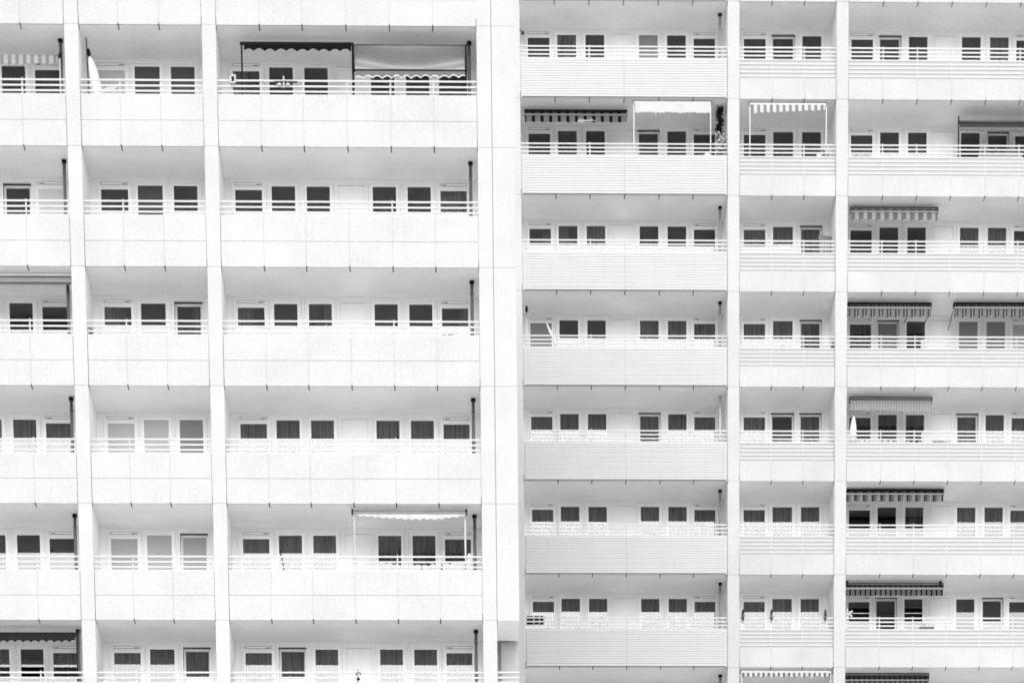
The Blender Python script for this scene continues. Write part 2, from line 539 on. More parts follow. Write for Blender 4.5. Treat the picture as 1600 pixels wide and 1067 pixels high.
def bay(root, s, x0, width, units, i, codes, style, joints, pipe, origin):
    """one balcony: wall with its openings, ceiling slab, parapet and railing. style 'solid', 'clad', 'open'"""
    wb = (x0 - origin[0], YS[s] + D - origin[1], zs(s, i))          # on the rear wall
    fb = (x0 - origin[0], YS[s] - origin[1], zs(s, i))              # on the front plane
    wall_and_room(root, wb, width, units if codes else [], i)
    slab(root, wb, width)
    if codes:
        for (k, a, b), c in zip(units, codes):
            opening(root, wb, s, i, k, a, b, c)
    jl = [j - x0 for j in joints]
    if style == 'solid':
        parapet(root, fb, 0, width, jl, -1.615, -2.20)
        railing(root, fb, 0, width, (-1.248, -1.376, -1.497, -1.588), .041, jl, -1.61, -1.215)
    elif style == 'clad':
        parapet(root, fb, 0, width, jl, -1.66, None)
        railing(root, fb, 0, width, (-1.285, -1.400, -1.515, -1.622), .042, jl, -1.655, -1.255)
        bm = new()
        mid = 3.265
        box(bm, .06, width - .06, -.012, .0145, -H + .025, -1.66, 1)
        for (a, b) in ((.10, mid - .007), (mid + .007, width - .10)):
            n = 15
            pitch = (H - 1.66 - .035) / n
            for k in range(n):
                z0 = -H + .03 + k * pitch
                v = [bm.verts.new(c) for c in ((a, -.030, z0), (b, -.030, z0), (b, -.026, z0 + pitch - .010), (a, -.026, z0 + pitch - .010), (a, -.012, z0), (b, -.012, z0), (b, -.012, z0 + pitch - .010), (a, -.012, z0 + pitch - .010))]
                for q in ((0, 1, 2, 3), (4, 5, 1, 0), (3, 2, 6, 7), (0, 3, 7, 4), (1, 5, 6, 2)): bm.faces.new([v[t] for t in q])
        for a, b in ((.055, .099), (width - .099, width - .055)): box(bm, a, b, -.036, .0145, -H + .02, -1.655, 2)
        part('cladding', bm, [M['clad'], M['cladgap'], M['rail']], root, fb)
    elif style == 'open':
        parapet(root, fb, 0, width, jl, -2.205, None)
        railing(root, fb, 0, width, [-1.29 - k * .1175 for k in range(8)], .045, jl, -2.2, -1.26)
        bm = new()
        for a, b in zip([.012] + [j + .02 for j in jl], [j - .02 for j in jl] + [width - .012]):
            box(bm, a, b, .0815, .095, -2.203, -1.655)
        part('infill_panel', bm, M['backing'], root, fb)
    if pipe: drainpipe(root, wb, width - .186, pipe)

def building(s, label, x_left, x_right, bays, pillars, rows, base_bottom_row):
    ox, oy = (x_left + x_right) / 2, YS[s] + 6
    root = thing('apartment_building', label, 'apartment building', (ox, oy, 0))
    lo, hi = min(rows), max(rows)
    for (x0, w, units, style, joints, codes, pipes) in bays:
        for i in rows:
            bay(root, s, x0, w, units, i, codes.get(i), style, joints, pipes(i) if pipes else None, (ox, oy))
    ztop = zs(s, lo) + .6
    zbot = zs(s, hi) - H
    for (a, b) in pillars:
        pillar(root, s, a, b, ztop, zbot, [zs(s, i) for i in rows], ox, oy)
    bm = new()                                                  # everything under the storeys in view
    box(bm, x_left - ox, x_right - ox, YS[s] - oy + .03, YS[s] - oy + 12, 0, zbot - .002)
    part('lower_storeys', bm, M['lower'], root)
    bm = new()
    box(bm, x_left - ox, x_right - ox, YS[s] - oy + D + 1.9, YS[s] - oy + 12, zbot, ztop)
    part('rear_block', bm, M['lower'], root)
    bm = new()
    box(bm, x_left - ox, x_right - ox, YS[s] - oy + .02, YS[s] - oy + 12, ztop + .002, ztop + .5)
    part('roof', bm, M['facade'], root)
    return root, (ox, oy)

# what is behind each opening, storey by storey: d dark, c curtain, T tilted open, and so on (see WHAT)
L1 = {0: 'd d d', 1: 'd Td B', 2: 'd d d', 3: 'c c c', 4: 'd d d', 5: 'c d c'}
L2 = {0: 'b G G', 1: 'd G d', 2: 'p d Tq', 3: 'b b g', 4: 's s Ts', 5: 'c c Tc'}
L3 = {0: 'p d d d d d', 1: 'd d d d d c', 2: 'p d q d d q', 3: 'c c c c c c', 4: 'c C C C C C', 5: 'c Tc c c c c'}
R1 = {0: 'd c d g d d', 1: 'd C d Td d d', 2: 'q p c d d d', 3: 'g d d c c c', 4: 'c c c Tc c c', 5: 'c c c C c C', 6: 'c c c c c c'}
R2 = {0: 'd Td d', 1: 'd d d', 2: 'c c Tc', 3: 'c c Tp', 4: 'c Td Tl', 5: 'c c c', 6: 'l l c'}
R3 = {0: 'd Td d d C d', 1: 'd d d d TG d', 2: 'd d d C C d', 3: 'C Tg d g g b', 4: 'C C C Tc C C', 5: 'd d C C C C', 6: 'd Td d d Td d'}
def sp(dct): return {k: v.split() for k, v in dct.items()}

LB = [
    (-6.533, 6.533, LONG, 'solid', [-5.39, -4.32, -3.25, -2.18, -1.10], {k: ['d', 'd', 'd'] + v for k, v in sp(L1).items()}, lambda i: 'dark' if i >= 0 else None),
    (.351, 3.086, SHORT, 'solid', [1.347, 2.363], sp(L2), None),
    (3.788, 6.533, LONG, 'solid', [4.876, 5.946, 7.045, 8.138, 9.224], sp(L3), lambda i: 'dark' if i >= 0 else None),
]
RB = [
    (11.79, 6.523, LONG, 'clad', [12.890, 13.968, 15.055, 16.147, 17.224], sp(R1), lambda i: (None if i < 0 else 'white' if i == 4 else 'grey')),
    (18.68, 3.057, SHORT, 'open', [19.715, 20.732], sp(R2), None),
    (22.111, 6.533, LONG, 'open', [23.218, 24.299, 25.380, 26.462, 27.545], sp(R3), None),
]
left, (lox, loy) = building(0, 'nearer white block of flats with plain panelled balcony parapets and a closed stair shaft', -6.9, 11.258, LB,
                [(-6.9, -6.533), (0, .351), (3.437, 3.788), (10.321, 10.68)], range(-1, 6), 5)
right, (rox, roy) = building(1, 'white block of flats set farther back, with board clad and slatted balcony fronts', 11.43, 29.0, RB,
                 [(11.43, 11.79), (18.313, 18.68), (21.737, 22.111), (28.644, 29.0)], range(-1, 8), 7)
# the closed stair shaft at the end of the nearer building; it stops above the lowest storey in view
z5 = zs(0, 5)
bm = new()
zt = zs(0, -1) + .6
zz = z5 - .025
for j in [zs(0, k) for k in range(4, -2, -1)] + [zt]:
    box(bm, 10.694, 11.258, 0, .0115, zz + .004, j - .004); zz = j
box(bm, 10.690, 11.258, .012, 1.30, z5 - .02, zt)
box(bm, 10.691, 11.257, .013, 1.299, z5 - .025, z5 - .0202, 1)
part('stair_shaft', bm, [M['fin'], M['lip']], left, (-lox, -loy, 0))
bm = new()
box(bm, 10.80, 11.258, 1.42, 1.6, z5 - H - .002, z5 - .027)
box(bm, 10.681, 11.258, 1.6, 3.4, z5 - H - .002, zt)
part('recess_wall', bm, M['fin'], left, (-lox, -loy, 0))
bm = new()
for z in (-1.25, -1.376, -1.497, -1.588): box(bm, 10.69, 11.25, .045, .08, z5 + z - .022, z5 + z + .022)
part('railing', bm, M['rail'], left, (-lox, -loy, 0))
bm = new()
box(bm, 10.69, 11.25, .015, .13, z5 - H, z5 - 1.615)
part('parapet', bm, M['facade'], left, (-lox, -loy, 0))

# ------------------------------------------------------------------ awnings
def P(s, i, x, y, z):
    return (x, YS[s] + y, zs(s, i) + z - (.03 if s else 0))

def valance_mesh(w, h, amp, per, slope=0.0, phase=0.0, thick=.006, flutter=.012, edge=None, belly=0.0):
    bm = new()
    n = max(24, int(w / .02))
    cols = []
    for k in range(n + 1):
        x = w * k / n
        zb = -h - belly * math.sin(PI * (x / w) ** 1.3) + slope * x / w + amp * abs(math.sin(PI * (x / per + phase)))
        y = flutter * math.sin(9 * x + 1.3) + .5 * flutter * math.sin(23 * x)
        cols.append([bm.verts.new((x, yy, z)) for (yy, z) in ((0, 0), (y, zb), (y + thick, zb), (thick, 0))] + ([bm.verts.new((x, y - .004, zb + .022)), bm.verts.new((x, y - .004, zb - .004))] if edge else []))
    for a, b in zip(cols, cols[1:]):
        for (p, q) in ((0, 1), (1, 2), (2, 3), (3, 0)):
            bm.faces.new((a[p], a[q], b[q], b[p]))
        if edge:
            f = bm.faces.new((a[4], a[5], b[5], b[4])); f.material_index = 1
    return bm

def awning_roll(s, i, x0, x1, y, zroll, zbar, zval, cloth, label, scal=(.03, .27), bar='bar', rod=None, brackets=True, barh=.05, slope=0.0, dark_strip=.045, roll=None):
    """a striped awning wound in under the ceiling: roll, front bar, hanging valance, brackets"""
    t = thing('awning', label, 'awning', P(s, i, x0, y, zroll), 'awnings on the balconies')
    w = x1 - x0
    bm = new(); tube(bm, (.02, .07, -.012), (w - .02, .07, -.012), .066, n=20)
    part('canvas_roll', bm, roll or cloth, t)
    bm = new(); box(bm, -.01, w + .01, -.045, -.005, zbar - zroll - barh / 2, zbar - zroll + barh / 2)
    part('front_bar', bm, M[bar], t)
    part('valance', valance_mesh(w - .02, zbar - barh / 2 - zval, scal[0], scal[1], slope), cloth, t, (.01, -.03, zbar - zroll - barh / 2 - .001))
    bm = new(); box(bm, -.01, w + .01, -.015, .03, .078 - dark_strip, .079)  # added dark strip paints the shade above the roll, not a real cover
    part('dark_strip', bm, M['black' if dark_strip > .03 else 'darkgrey'], t)
    if brackets:
        for a in (0.06, w - .10):
            bm = new(); box(bm, a - .02, a + (.06 if i == 6 else .0), .02, .12, .0795, -zroll + .036)
            part('bracket', bm, M['black' if i == 6 else 'soffit'], t)
        for a in (-.012, w + .002):
            bm = new(); tube(bm, (a, .07, 0), (a + .012, .07, 0), .095, n=16)
            part('end_plate', bm, M['black'], t)
    if rod:
        for (dx, ln, tiltx) in rod:
            bm = new(); tube(bm, (dx, .03, zbar - zroll - .05), (dx + tiltx, .06, zbar - zroll - ln), .012)
            part('arm', bm, M['black'], t)
    return t

def clamp_post(bm, x, y0, z0, z1, r, mi=0):
    tube(bm, (x, y0, z0), (x, y0, z1), r, n=12)

S = {
    'dark1': striped('cloth_black_pale', [(.36, .012), (1, .20)], .272, .05, shine=.3),
    'light1': striped('cloth_grey_white', [(.46, .22), (1, .54)], .20, 0),
    'light0': striped('cloth_grey_cream', [(.46, .20), (1, .36)], .19, 0),
    'tabs': striped('cloth_pale_tabs', [(.55, .20), (.62, .34), (1, .46)], .272, .03, shine=.3),
    'double': striped('cloth_double_stripe', [(.24, .08), (.34, .40), (.56, .085), (1, .26)], .262, .02, shine=.3),
    'narrow': striped('cloth_fine_stripe', [(.45, .33), (1, .47)], .092, 0, shine=.3),
    'tri': striped('cloth_three_tone', [(.13, .015), (.36, .10), (.62, .20), (1, .32)], .282, .0, shine=.3),
    'dark6': striped('cloth_black_grey', [(.30, .01), (1, .15)], .165, .02, shine=.3),
    'bold': striped('cloth_grey_white_bold', [(.47, .14), (1, .54)], .165, .0),
    'dark1r': striped('shaded_roll_black_pale', [(.36, .006), (1, .07)], .272, .05),  # rolls repeat the valance stripes, darkened to paint in their shade
    'tabsr': striped('shaded_roll_pale_tabs', [(.55, .09), (1, .18)], .272, .03),
    'doubler': striped('shaded_roll_double_stripe', [(.24, .03), (.34, .16), (.56, .03), (1, .09)], .262, .02),
    'narrowr': striped('shaded_roll_fine_stripe', [(.45, .13), (1, .2)], .092, 0),
    'trir': striped('shaded_roll_three_tone', [(.36, .02), (.62, .06), (1, .10)], .282, .0),
    'dark6r': striped('shaded_roll_black_grey', [(.30, .008), (1, .065)], .165, .02),
    'canopy': striped('parasol_cloth', [(1, .70)], .3),
    'black': striped('cloth_black', [(1, .010)], .3),
    'charcoal': striped('cloth_charcoal', [(1, .055)], .3),
    'grey': striped('satin_grey_canvas', [(1, .21)], .3, rough=.6, spec=.9),
    'valgrey': striped('cloth_valance_grey', [(1, .17)], .3),
    'soot': striped('cloth_soot', [(1, .022)], .3),
    'white': striped('cloth_white', [(1, .56)], .3),
}

# nearer building
t = thing('awning', 'short awning valance of grey and cream stripes beside the leftmost pillar on the top storey', 'awning', P(0, 0, -3.4, .5, -.49), 'awnings on the balconies')
bm = new(); tube(bm, (0, .07, .02), (3.14, .07, .02), .06, n=16); part('canvas_roll', bm, S['light0'], t)
part('valance', valance_mesh(3.15, .25, .02, .19, .07), S['light0'], t, (0, -.0, .02))
bm = new(); tube(bm, (3.21, .0, .02), (3.19, .0, -2.1), .016); part('post', bm, M['white'], t)
bm = new(); box(bm, 3.17, 3.25, -.03, .05, -.03, .06); part('bracket', bm, M['black'], t)

t = thing('awning', 'black scalloped awning clamped between two black posts on the top storey', 'awning', P(0, 0, 4.39, .35, -2.6), 'awnings on the balconies')
bm = new(); box(bm, -.03, 2.83, -.03, .03, 2.335, 2.385); part('front_bar', bm, M['black'], t)
part('valance', valance_mesh(2.70, .17, .065, .272, 0, .1), S['black'], t, (.07, -.034, 2.3345))
for x in (.01, 2.80):
    bm = new(); clamp_post(bm, x, .0, 0, 2.334 if x < 1 else 2.334, .022); part('post', bm, M['black'], t)
bm = new(); tube(bm, (.08, .09, 2.36), (2.76, .09, 2.36), .05, n=16); part('canvas_roll', bm, S['black'], t)

t = thing('awning', 'big grey sun canvas with scalloped white edged valance hanging lowered on the top storey', 'awning', P(0, 0, 7.22, .1, -2.6), 'awnings on the balconies')
W_ = 2.83
bm = new()
nx, ny = 40, 26
grid = []
for a in range(ny + 1):
    f = a / ny
    row = []
    for b in range(nx + 1):
        g = b / nx
        u = min(1.0, f / (.84 + .14 * math.sin(PI * g)))
        yy = (.21 + .06 * math.sin(PI * g)) * math.sin(PI * u ** (.92 + .25 * math.sin(PI * g))) ** 1.1 + .005 * math.sin(19 * g + 3 * f)
        z = 2.19 - .562 * f - .05 * math.sin(PI * f) * math.sin(PI * g)
        row.append(bm.verts.new((.035 + (W_ - .07) * g, yy, z)))
    grid.append(row)
for a in range(ny):
    for b in range(nx):
        f = bm.faces.new((grid[a][b], grid[a + 1][b], grid[a + 1][b + 1], grid[a][b + 1])); f.smooth = True
part('canvas', bm, S['grey'], t)
bm = new(); box(bm, .02, W_ - .02, -.03, .0, 1.595, 1.632); part('front_bar', bm, M['black'], t)
bm2 = valance_mesh(W_ - .08, .185, .06, .24, .03, .2, edge=True)
part('valance', bm2, [S['valgrey'], M['white']], t, (.05, -.025, 1.594))
for x in (.0, W_):
    bm = new(); clamp_post(bm, x, .03, 1.60, 2.235, .028); part('post', bm, M['black'], t)
for x in (.0, W_):
    bm = new(); clamp_post(bm, x, .03, 0, 1.599, .02); part('post', bm, M['black'], t)
bm = new(); tube(bm, (.03, .02, 2.21), (W_ - .03, .02, 2.21), .022, n=14); part('top_bar', bm, M['darkgrey'], t)

t = thing('awning', 'closed pale awning cassette under the ceiling beside the leftmost pillar', 'awning', P(0, 2, -3.6, .3, -.23), 'awnings on the balconies')
bm = new(); box(bm, 0, 3.55, .02, .16, .035, .115); part('cassette', bm, M['cassette'], t)
bm = new(); box(bm, 0, 3.55, .0, .15, .0, .030); part('front_bar', bm, M['cassette'], t)
bm = new(); box(bm, 0, 3.55, .01, .15, .1155, .135); part('dark_strip', bm, M['black'], t)
bm = new(); box(bm, 0, 3.55, .06, .15, .1355, .225); part('bracket', bm, M['soffit'], t)

t = thing('awning', 'white awning with rippled white valance on the second lowest storey of the near building', 'awning', P(0, 4, 7.02, .15, -2.6), 'awnings on the balconies')
bm = new(); box(bm, 0, 2.89, .0, .10, 2.43, 2.475); part('cassette', bm, M['midgrey'], t)
bm = new(); tube(bm, (.01, .06, 2.50), (2.88, .06, 2.50), .03, n=14); part('canvas_roll', bm, S['grey'], t)
bm = new(); box(bm, -.01, 2.90, -.03, .02, 2.392, 2.428); part('front_bar', bm, M['lath'], t)
part('valance', valance_mesh(2.86, .055, .035, .19, -.0, .1, flutter=.02, belly=.085), S['white'], t, (.01, -.032, 2.391))
bm = new(); clamp_post(bm, 2.87, .05, 0, 2.39, .022); part('post', bm, M['white'], t)
bm = new(); tube(bm, (.02, .02, 2.39), (-.02, .02, 1.2), .007); tube(bm, (.02, .02, 2.39), (.05, .03, 1.1), .006); part('cord', bm, M['white'], t)
for x in (-.03, 2.90):
    bm = new(); box(bm, x - .02, x + .03, -.02, .10, 2.42, 2.53); part('bracket', bm, M['black'], t)

t = thing('awning', 'charcoal awning with scalloped valance on the lowest storey beside the leftmost pillar', 'awning', P(0, 5, -3.5, .3, -2.6), 'awnings on the balconies')
bm = new(); tube(bm, (0, .06, 2.36), (3.28, .06, 2.36), .055, n=16); part('canvas_roll', bm, S['soot'], t)
bm = new(); box(bm, 0, 3.30, -.02, .0, 2.335, 2.40); part('front_bar', bm, M['black'], t)
part('valance', valance_mesh(3.28, .175, .05, .20, 0, .3), S['soot'], t, (0, -.022, 2.334))
for x in (3.32, 3.385):
    bm = new(); clamp_post(bm, x, .0, 0, 2.44, .016); part('post', bm, M['darkgrey'] if x > 3.35 else M['black'], t)

# building behind
awning_roll(1, 1, 11.93, 15.17, .5, -.13, -.215, -.43, S['dark1'], 'long black and white striped awning wound in, pale cloth tucked into its valance', scal=(.015, .272), bar='lath', roll=S['dark1r'], dark_strip=0.045)
bm = new()
prev = None
for k in range(15):
    x = .58 * k / 14
    zb = .0 + .004 * k; zt_ = .085 + .012 * math.sin(k * .8) - (.05 if k > 11 else 0) * (k - 11) / 3
    r = [bm.verts.new((x, 0, zb)), bm.verts.new((x, .01 * math.sin(k), zt_)), bm.verts.new((x, .012 + .01 * math.sin(k), zt_)), bm.verts.new((x, .012, zb))]
    if prev:
        for p, q in ((0, 1), (1, 2), (2, 3), (3, 0)): bm.faces.new((prev[p], prev[q], r[q], r[p]))
    prev = r
o = part('cloth', bm, M['bar'], None, P(1, 1, 13.61, .44, -.45))
o['label'] = 'pale folded cloth caught in the valance of the black and white striped awning'; o['category'] = 'cloth'

def frame_awning(s, i, x0, x1, y, ztop, zval, cloth, label, posts, scal, slope=0.0, postmat='white'):
    t = thing('awning', label, 'awning', P(s, i, x0, y, -2.6), 'awnings on the balconies')
    w = x1 - x0
    zt = 2.6 + ztop
    bm = new(); box(bm, -.0, w, -.025, .025, zt - .05, zt); part('front_bar', bm, M['white'], t)
    part('valance', valance_mesh(w - .08, zt - .05 - (2.6 + zval), scal[0], scal[1], slope, flutter=.02), cloth, t, (.04, -.03, zt - .051))
    for x in posts:
        bm = new(); box(bm, x - .015, x + .015, -.015, .018, 0, zt - .0505); part('post', bm, M[postmat], t)
    for x in (0, w):
        bm = new(); box(bm, x - .02, x + .03, .03, .08, zt - .05, zt + .04); part('bracket', bm, M['black'], t)
    bm = new(); tube(bm, (.04, .07, zt - .035), (w - .04, .07, zt - .035), .04, n=14); part('canvas_roll', bm, cloth, t)
    return t

frame_awning(1, 1, 15.36, 17.80, .1, -.02, -.36, S['white'], 'plain white awning on two white posts beside the potted climbing plant', [.0, 2.42], (.03, .13), postmat='white')
frame_awning(1, 1, 19.01, 21.43, .1, -.05, -.36, S['light1'], 'grey and white striped awning on white posts in the narrow bay', [.01, 2.42], (.02, .2), slope=.10)
t = thing('awning', 'dark grey scalloped awning let down behind a black post above the long flower box', 'awning', P(1, 1, 25.69, .5, -2.6), 'awnings on the balconies')
bm = new()
a = [(.35, 2.42), (.20, 2.36), (.06, 2.23), (.0, 2.10)]
for (p, q) in zip(a, a[1:]):
    v = [bm.verts.new(c) for c in ((.04, p[0], p[1]), (2.88, p[0], p[1]), (2.88, q[0], q[1]), (.04, q[0], q[1]))]
    bm.faces.new(v[::-1])
part('canvas', bm, S['charcoal'], t)
part('valance', valance_mesh(2.84, .12, .035, .245, 0, .1, edge=True), [S['valgrey'], M['darkgrey']], t, (.04, -.006, 2.099))
bm = new(); clamp_post(bm, .0, .0, 0, 2.41, .022); part('post', bm, M['black'], t)
bm = new(); tube(bm, (.03, .36, 2.43), (2.89, .36, 2.43), .05, n=14); part('canvas_roll', bm, S['grey'], t)

awning_roll(1, 2, 22.27, 25.05, .5, -.11, -.185, -.44, S['tabs'], 'pale awning with rounded grey tabs along its valance, wound in three storeys down', scal=(.035, .272), bar='bar', barh=.04, roll=S['tabsr'], dark_strip=0.025)
awning_roll(1, 3, 22.14, 24.87, .5, -.12, -.215, -.50, S['double'], 'awning with paired dark stripes next to a pillar, loose tie rods hanging at its end', scal=(.05, .262), rod=[(2.05, .42, -.18), (2.70, .50, -.20)], barh=.045, roll=S['doubler'], dark_strip=0.035)
awning_roll(1, 3, 25.60, 28.55, .5, -.11, -.205, -.50, S['double'], 'awning with paired dark stripes at the photo\'s right edge, one loose tie rod', scal=(.05, .262), rod=[(-.02, .62, -.16)], barh=.045, roll=S['doubler'], dark_strip=0.035)
awning_roll(1, 4, 22.28, 24.92, .5, -.12, -.19, -.47, S['narrow'], 'pale awning with fine stripes and a scalloped valance over a furled white parasol', scal=(.045, .19), barh=.03, slope=-.05, roll=S['narrowr'], dark_strip=0.02)
awning_roll(1, 5, 22.14, 25.32, .5, -.08, -.16, -.38, S['tri'], 'awning with broad three tone grey stripes and a straight valance', scal=(0, .3), barh=.045, roll=S['trir'], dark_strip=0.045)
awning_roll(1, 6, 22.14, 25.34, .5, -.11, -.21, -.43, S['dark6'], 'black and grey striped awning wound in above the pale pinwheel', scal=(.012, .165), barh=.05, roll=S['dark6r'], dark_strip=0.02)
frame_awning(1, 7, 18.74, 21.68, .1, -.06, -.27, S['bold'], 'bold grey and white striped awning in a white frame at the lowest narrow balcony', [.03, 2.91], (.06, .33), slope=0)
awning_roll(1, 7, 22.14, 24.90, .5, -.06, -.20, -.44, S['dark6'], 'dark striped awning wound in under the lowest ceiling of the building behind', scal=(.012, .165), barh=.03, roll=S['dark6r'], dark_strip=0.02)

# ------------------------------------------------------------------ things on the balconies
def parasol(s, i, x, y, ztop, zlow, r, lean, label, tip=True, base=True):
    t = thing('parasol', label, 'parasol', P(s, i, x, y, -2.6))
    h = 2.6 + ztop; l = 2.6 + zlow
    lean = math.radians(lean)
    e = thing  # keep names short
    bm = new()
    rng = random.Random(int(x * 100))
    lathe(bm, [(r * .9, l), (r, l + .12), (r * .95, l + (h - l) * .4), (r * .78, l + (h - l) * .7), (r * .45, l + (h - l) * .9), (.012, h)], n=32, wob=lambda a, z: 1 + .13 * math.sin(7 * a + 2 * z))
    p = part('canopy', bm, S['canopy'], t, rot=(0, lean, 0))
    bm = new(); tube(bm, (0, 0, .06), (0, 0, h - .02), .019)
    part('pole', bm, M['white'], t, rot=(0, lean, 0))
    if tip:
        bm = new(); lathe(bm, [(.03, h - .03), (.045, h + .04), (.035, h + .12), (.008, h + .18)], n=12)
        part('finial', bm, M['black'], t, rot=(0, lean, 0))
    if base:
        bm = new(); lathe(bm, [(.22, 0), (.22, .05), (.05, .08), (.03, .25)], n=20)
        part('base', bm, M['darkgrey'], t)
    return t

parasol(0, 0, .93, .62, -.36, -1.75, .155, -10, 'plump furled white parasol leaning in the corner of the top balcony, black finial')
t = thing('clamp_pole', 'black telescopic pole standing in the corner behind the plump white parasol', 'pole', P(0, 0, .50, .55, -2.6))
bm = new(); tube(bm, (0, 0, 0), (0, 0, 1.6), .026); part('lower_tube', bm, M['darkgrey'], t)
bm = new(); tube(bm, (0, 0, 1.6), (-.02, 0, 2.58), .014); part('upper_tube', bm, M['black'], t)
bm = new(); lathe(bm, [(.10, 0), (.10, .03), (.03, .06)], n=16); part('foot', bm, M['black'], t)

def chair(s, i, x, y, rotz, label, mat, scale=1.0):
    t = thing('balcony_chair', label, 'chair', P(s, i, x, y, -2.6), rotz=rotz)
    bm = new(); box(bm, -.24, .24, -.23, .23, .42, .455); part('seat', bm, mat, t)
    bm = new()
    for k in range(6): box(bm, -.22 + k * .079, -.175 + k * .079, .225, .25, .50, .98 * scale)
    box(bm, -.25, .25, .223, .255, .98 * scale, 1.06 * scale); box(bm, -.25, .25, .223, .255, .456, .50)
    part('backrest', bm, mat, t)
    for a in (-.21, .21):
        for b in (-.20, .20):
            bm = new(); tube(bm, (a, b, 0), (a * .95, b * .95, .419), .02, .024); part('leg', bm, mat, t)
        bm = new(); box(bm, a - .03, a + .03, -.2, .222, .64, .67); tube(bm, (a, -.18, .456), (a, -.18, .639), .018); part('armrest', bm, mat, t)
    return t
chair(0, 0, 1.15, .75, 2.6, 'white plastic armchair by the pale shutter next to the plump furled parasol', M['white'], 1.36)
chair(1, 2, 21.60, .78, .2, 'grey slatted high back chair in the right corner of the narrow bay', M['midgrey'], 1.85)
chair(1, 1, 21.70, .8, 1.0, 'dim grey chair beside the right post of the grey and white striped awning', M['midgrey'], 1.5)

t = thing('lantern', 'small black and white lantern sitting on the top rail at the left end', 'lantern', P(0, 0, 4.185, .06, -1.33))
bm = new(); box(bm, -.055, .055, -.06, .06, .0, .02); box(bm, -.05, .05, -.05, .05, .15, .17); tube(bm, (0, 0, .17), (0, 0, .22), .02); part('cap', bm, M['white'], t)
bm = new(); box(bm, -.02, .02, -.055, .04, .021, .149); part('door', bm, M['black'], t)
for a in (-.07, .045):
    bm = new(); box(bm, a, a + .028, -.05, .05, .021, .149 if a < 0 else .19); part('shutter', bm, M['white'], t)

t = thing('toy_plane', 'model propeller plane ornament with a long dark wing fixed on the top rail', 'ornament', P(0, 0, 5.46, .03, -1.30))
bm = new(); lathe(bm, [(.008, -.14), (.02, -.10), (.022, .0), (.02, .08), (.010, .15)], n=12); part('fuselage', bm, M['white'], t)
bm = new(); box(bm, -.24, .34, -.03, .03, -.008, .012); part('wing', bm, M['darkgrey'], t)
for a in (-.10, .10):
    bm = new(); lathe(bm, [(.008, -.09), (.022, -.07), (.022, -.03), (.008, -.012)], cx=a, n=10); part('float', bm, M['white'], t)
bm = new(); box(bm, -.17, -.06, -.05, -.035, -.085, -.06); box(bm, .06, .16, -.05, -.035, -.085, -.06); part('strut', bm, M['white'], t)

def flower_box(s, i, x0, x1, y, z, label, mats=('leaf',), nleaf=160, size=.06, hgt=.10, boxmat='white', dens=None):
    t = thing('flower_box', label, 'flower box', P(s, i, (x0 + x1) / 2, y, z - .16))
    w = (x1 - x0) / 2
    bm = new(); box(bm, -w, w, -.08, .08, 0, .14); box(bm, -w - .01, w + .01, -.09, .09, .12, .1405); part('trough', bm, M[boxmat], t)
    bm = new()
    rng = random.Random(int(x0 * 37 + i))
    for q in range(nleaf):
        c = (rng.uniform(-w, w), rng.uniform(-.08, .06), .14 + rng.uniform(0, hgt))
        leaves(bm, c, (.03, .03, .03), 1, size, rng.randrange(len(mats)), rng)
    part('plants', bm, [M[k] for k in mats], t)
    return t
flower_box(1, 1, 26.28, 27.66, .20, -1.42, 'long box of straggly grey flowers on the railing under the dark grey awning', ('leaf', 'petal', 'leaf_dark', 'leaf'), 420, .07, .16)
flower_box(1, 1, 22.25, 22.85, .20, -1.52, 'low flower box with pale blooms behind the railing below the right hand awning row', ('leaf', 'petal', 'petal'), 140, .05, .10)
flower_box(1, 4, 24.88, 25.46, .20, -1.60, 'flower box of white blooms and a few dark leaves behind the slats', ('petal', 'petal', 'leaf_dark', 'petal'), 150, .06, .16)
flower_box(0, 2, 9.36, 9.84, .20, -1.56, 'small box of dark seedlings in front of the last window before the stair shaft', ('leaf_dark', 'leaf'), 110, .045, .06)
flower_box(1, 6, 24.55, 25.0, .20, -1.46, 'grey planter box with clipped grey plants seen through the slats', ('leaf', 'midgrey'), 120, .05, .04, 'midgrey')
flower_box(1, 3, 22.30, 22.9, .22, -1.56, 'flower box with a few pale shoots below the paired stripe awning', ('petal', 'leaf', 'petal'), 60, .05, .08)

t = thing('climbing_plant', 'dark climbing plant wound round the drainpipe beside the white awning', 'plant', P(1, 1, 18.10, .60, -2.6))
bm = new(); lathe(bm, [(.12, 0), (.15, .28), (.14, .30)], n=16); part('pot', bm, M['pot'], t)
bm = new()
rng = random.Random(3)
pts = []
for k in range(60):
    f = k / 59
    pts.append((.035 * math.sin(f * 13) * (1 - .3 * f) + rng.uniform(-.02, .02), -.10 + .05 * math.cos(f * 17), 1.72 + .85 * f))
for p in pts:
    if rng.random() < .93: leaves(bm, p, (.08, .05, .05), 13, .085, 0, rng)
part('foliage', bm, M['leaf_dark'], t)
bm = new(); tube(bm, (0, -.02, .28), (.0, -.08, 2.5), .012); part('stem', bm, M['leaf_dark'], t)

t = thing('potted_plant', 'pale leaved pot plant in the corner beneath the dark climbing plant', 'plant', P(1, 1, 18.13, .30, -2.6))
bm = new(); lathe(bm, [(.12, 0), (.16, .30), (.15, .32)], n=16); part('pot', bm, M['pot'], t)
bm = new(); leaves(bm, (0, 0, 1.45), (.17, .12, .36), 130, .12, 0, random.Random(5)); leaves(bm, (-.05, 0, 1.3), (.18, .12, .3), 60, .10, 1, random.Random(6))
part('foliage', bm, [M['petal'], M['leaf_dark']], t)
bm = new(); tube(bm, (0, 0, .3), (0, 0, 1.3), .02); part('stem', bm, M['leaf'], t)

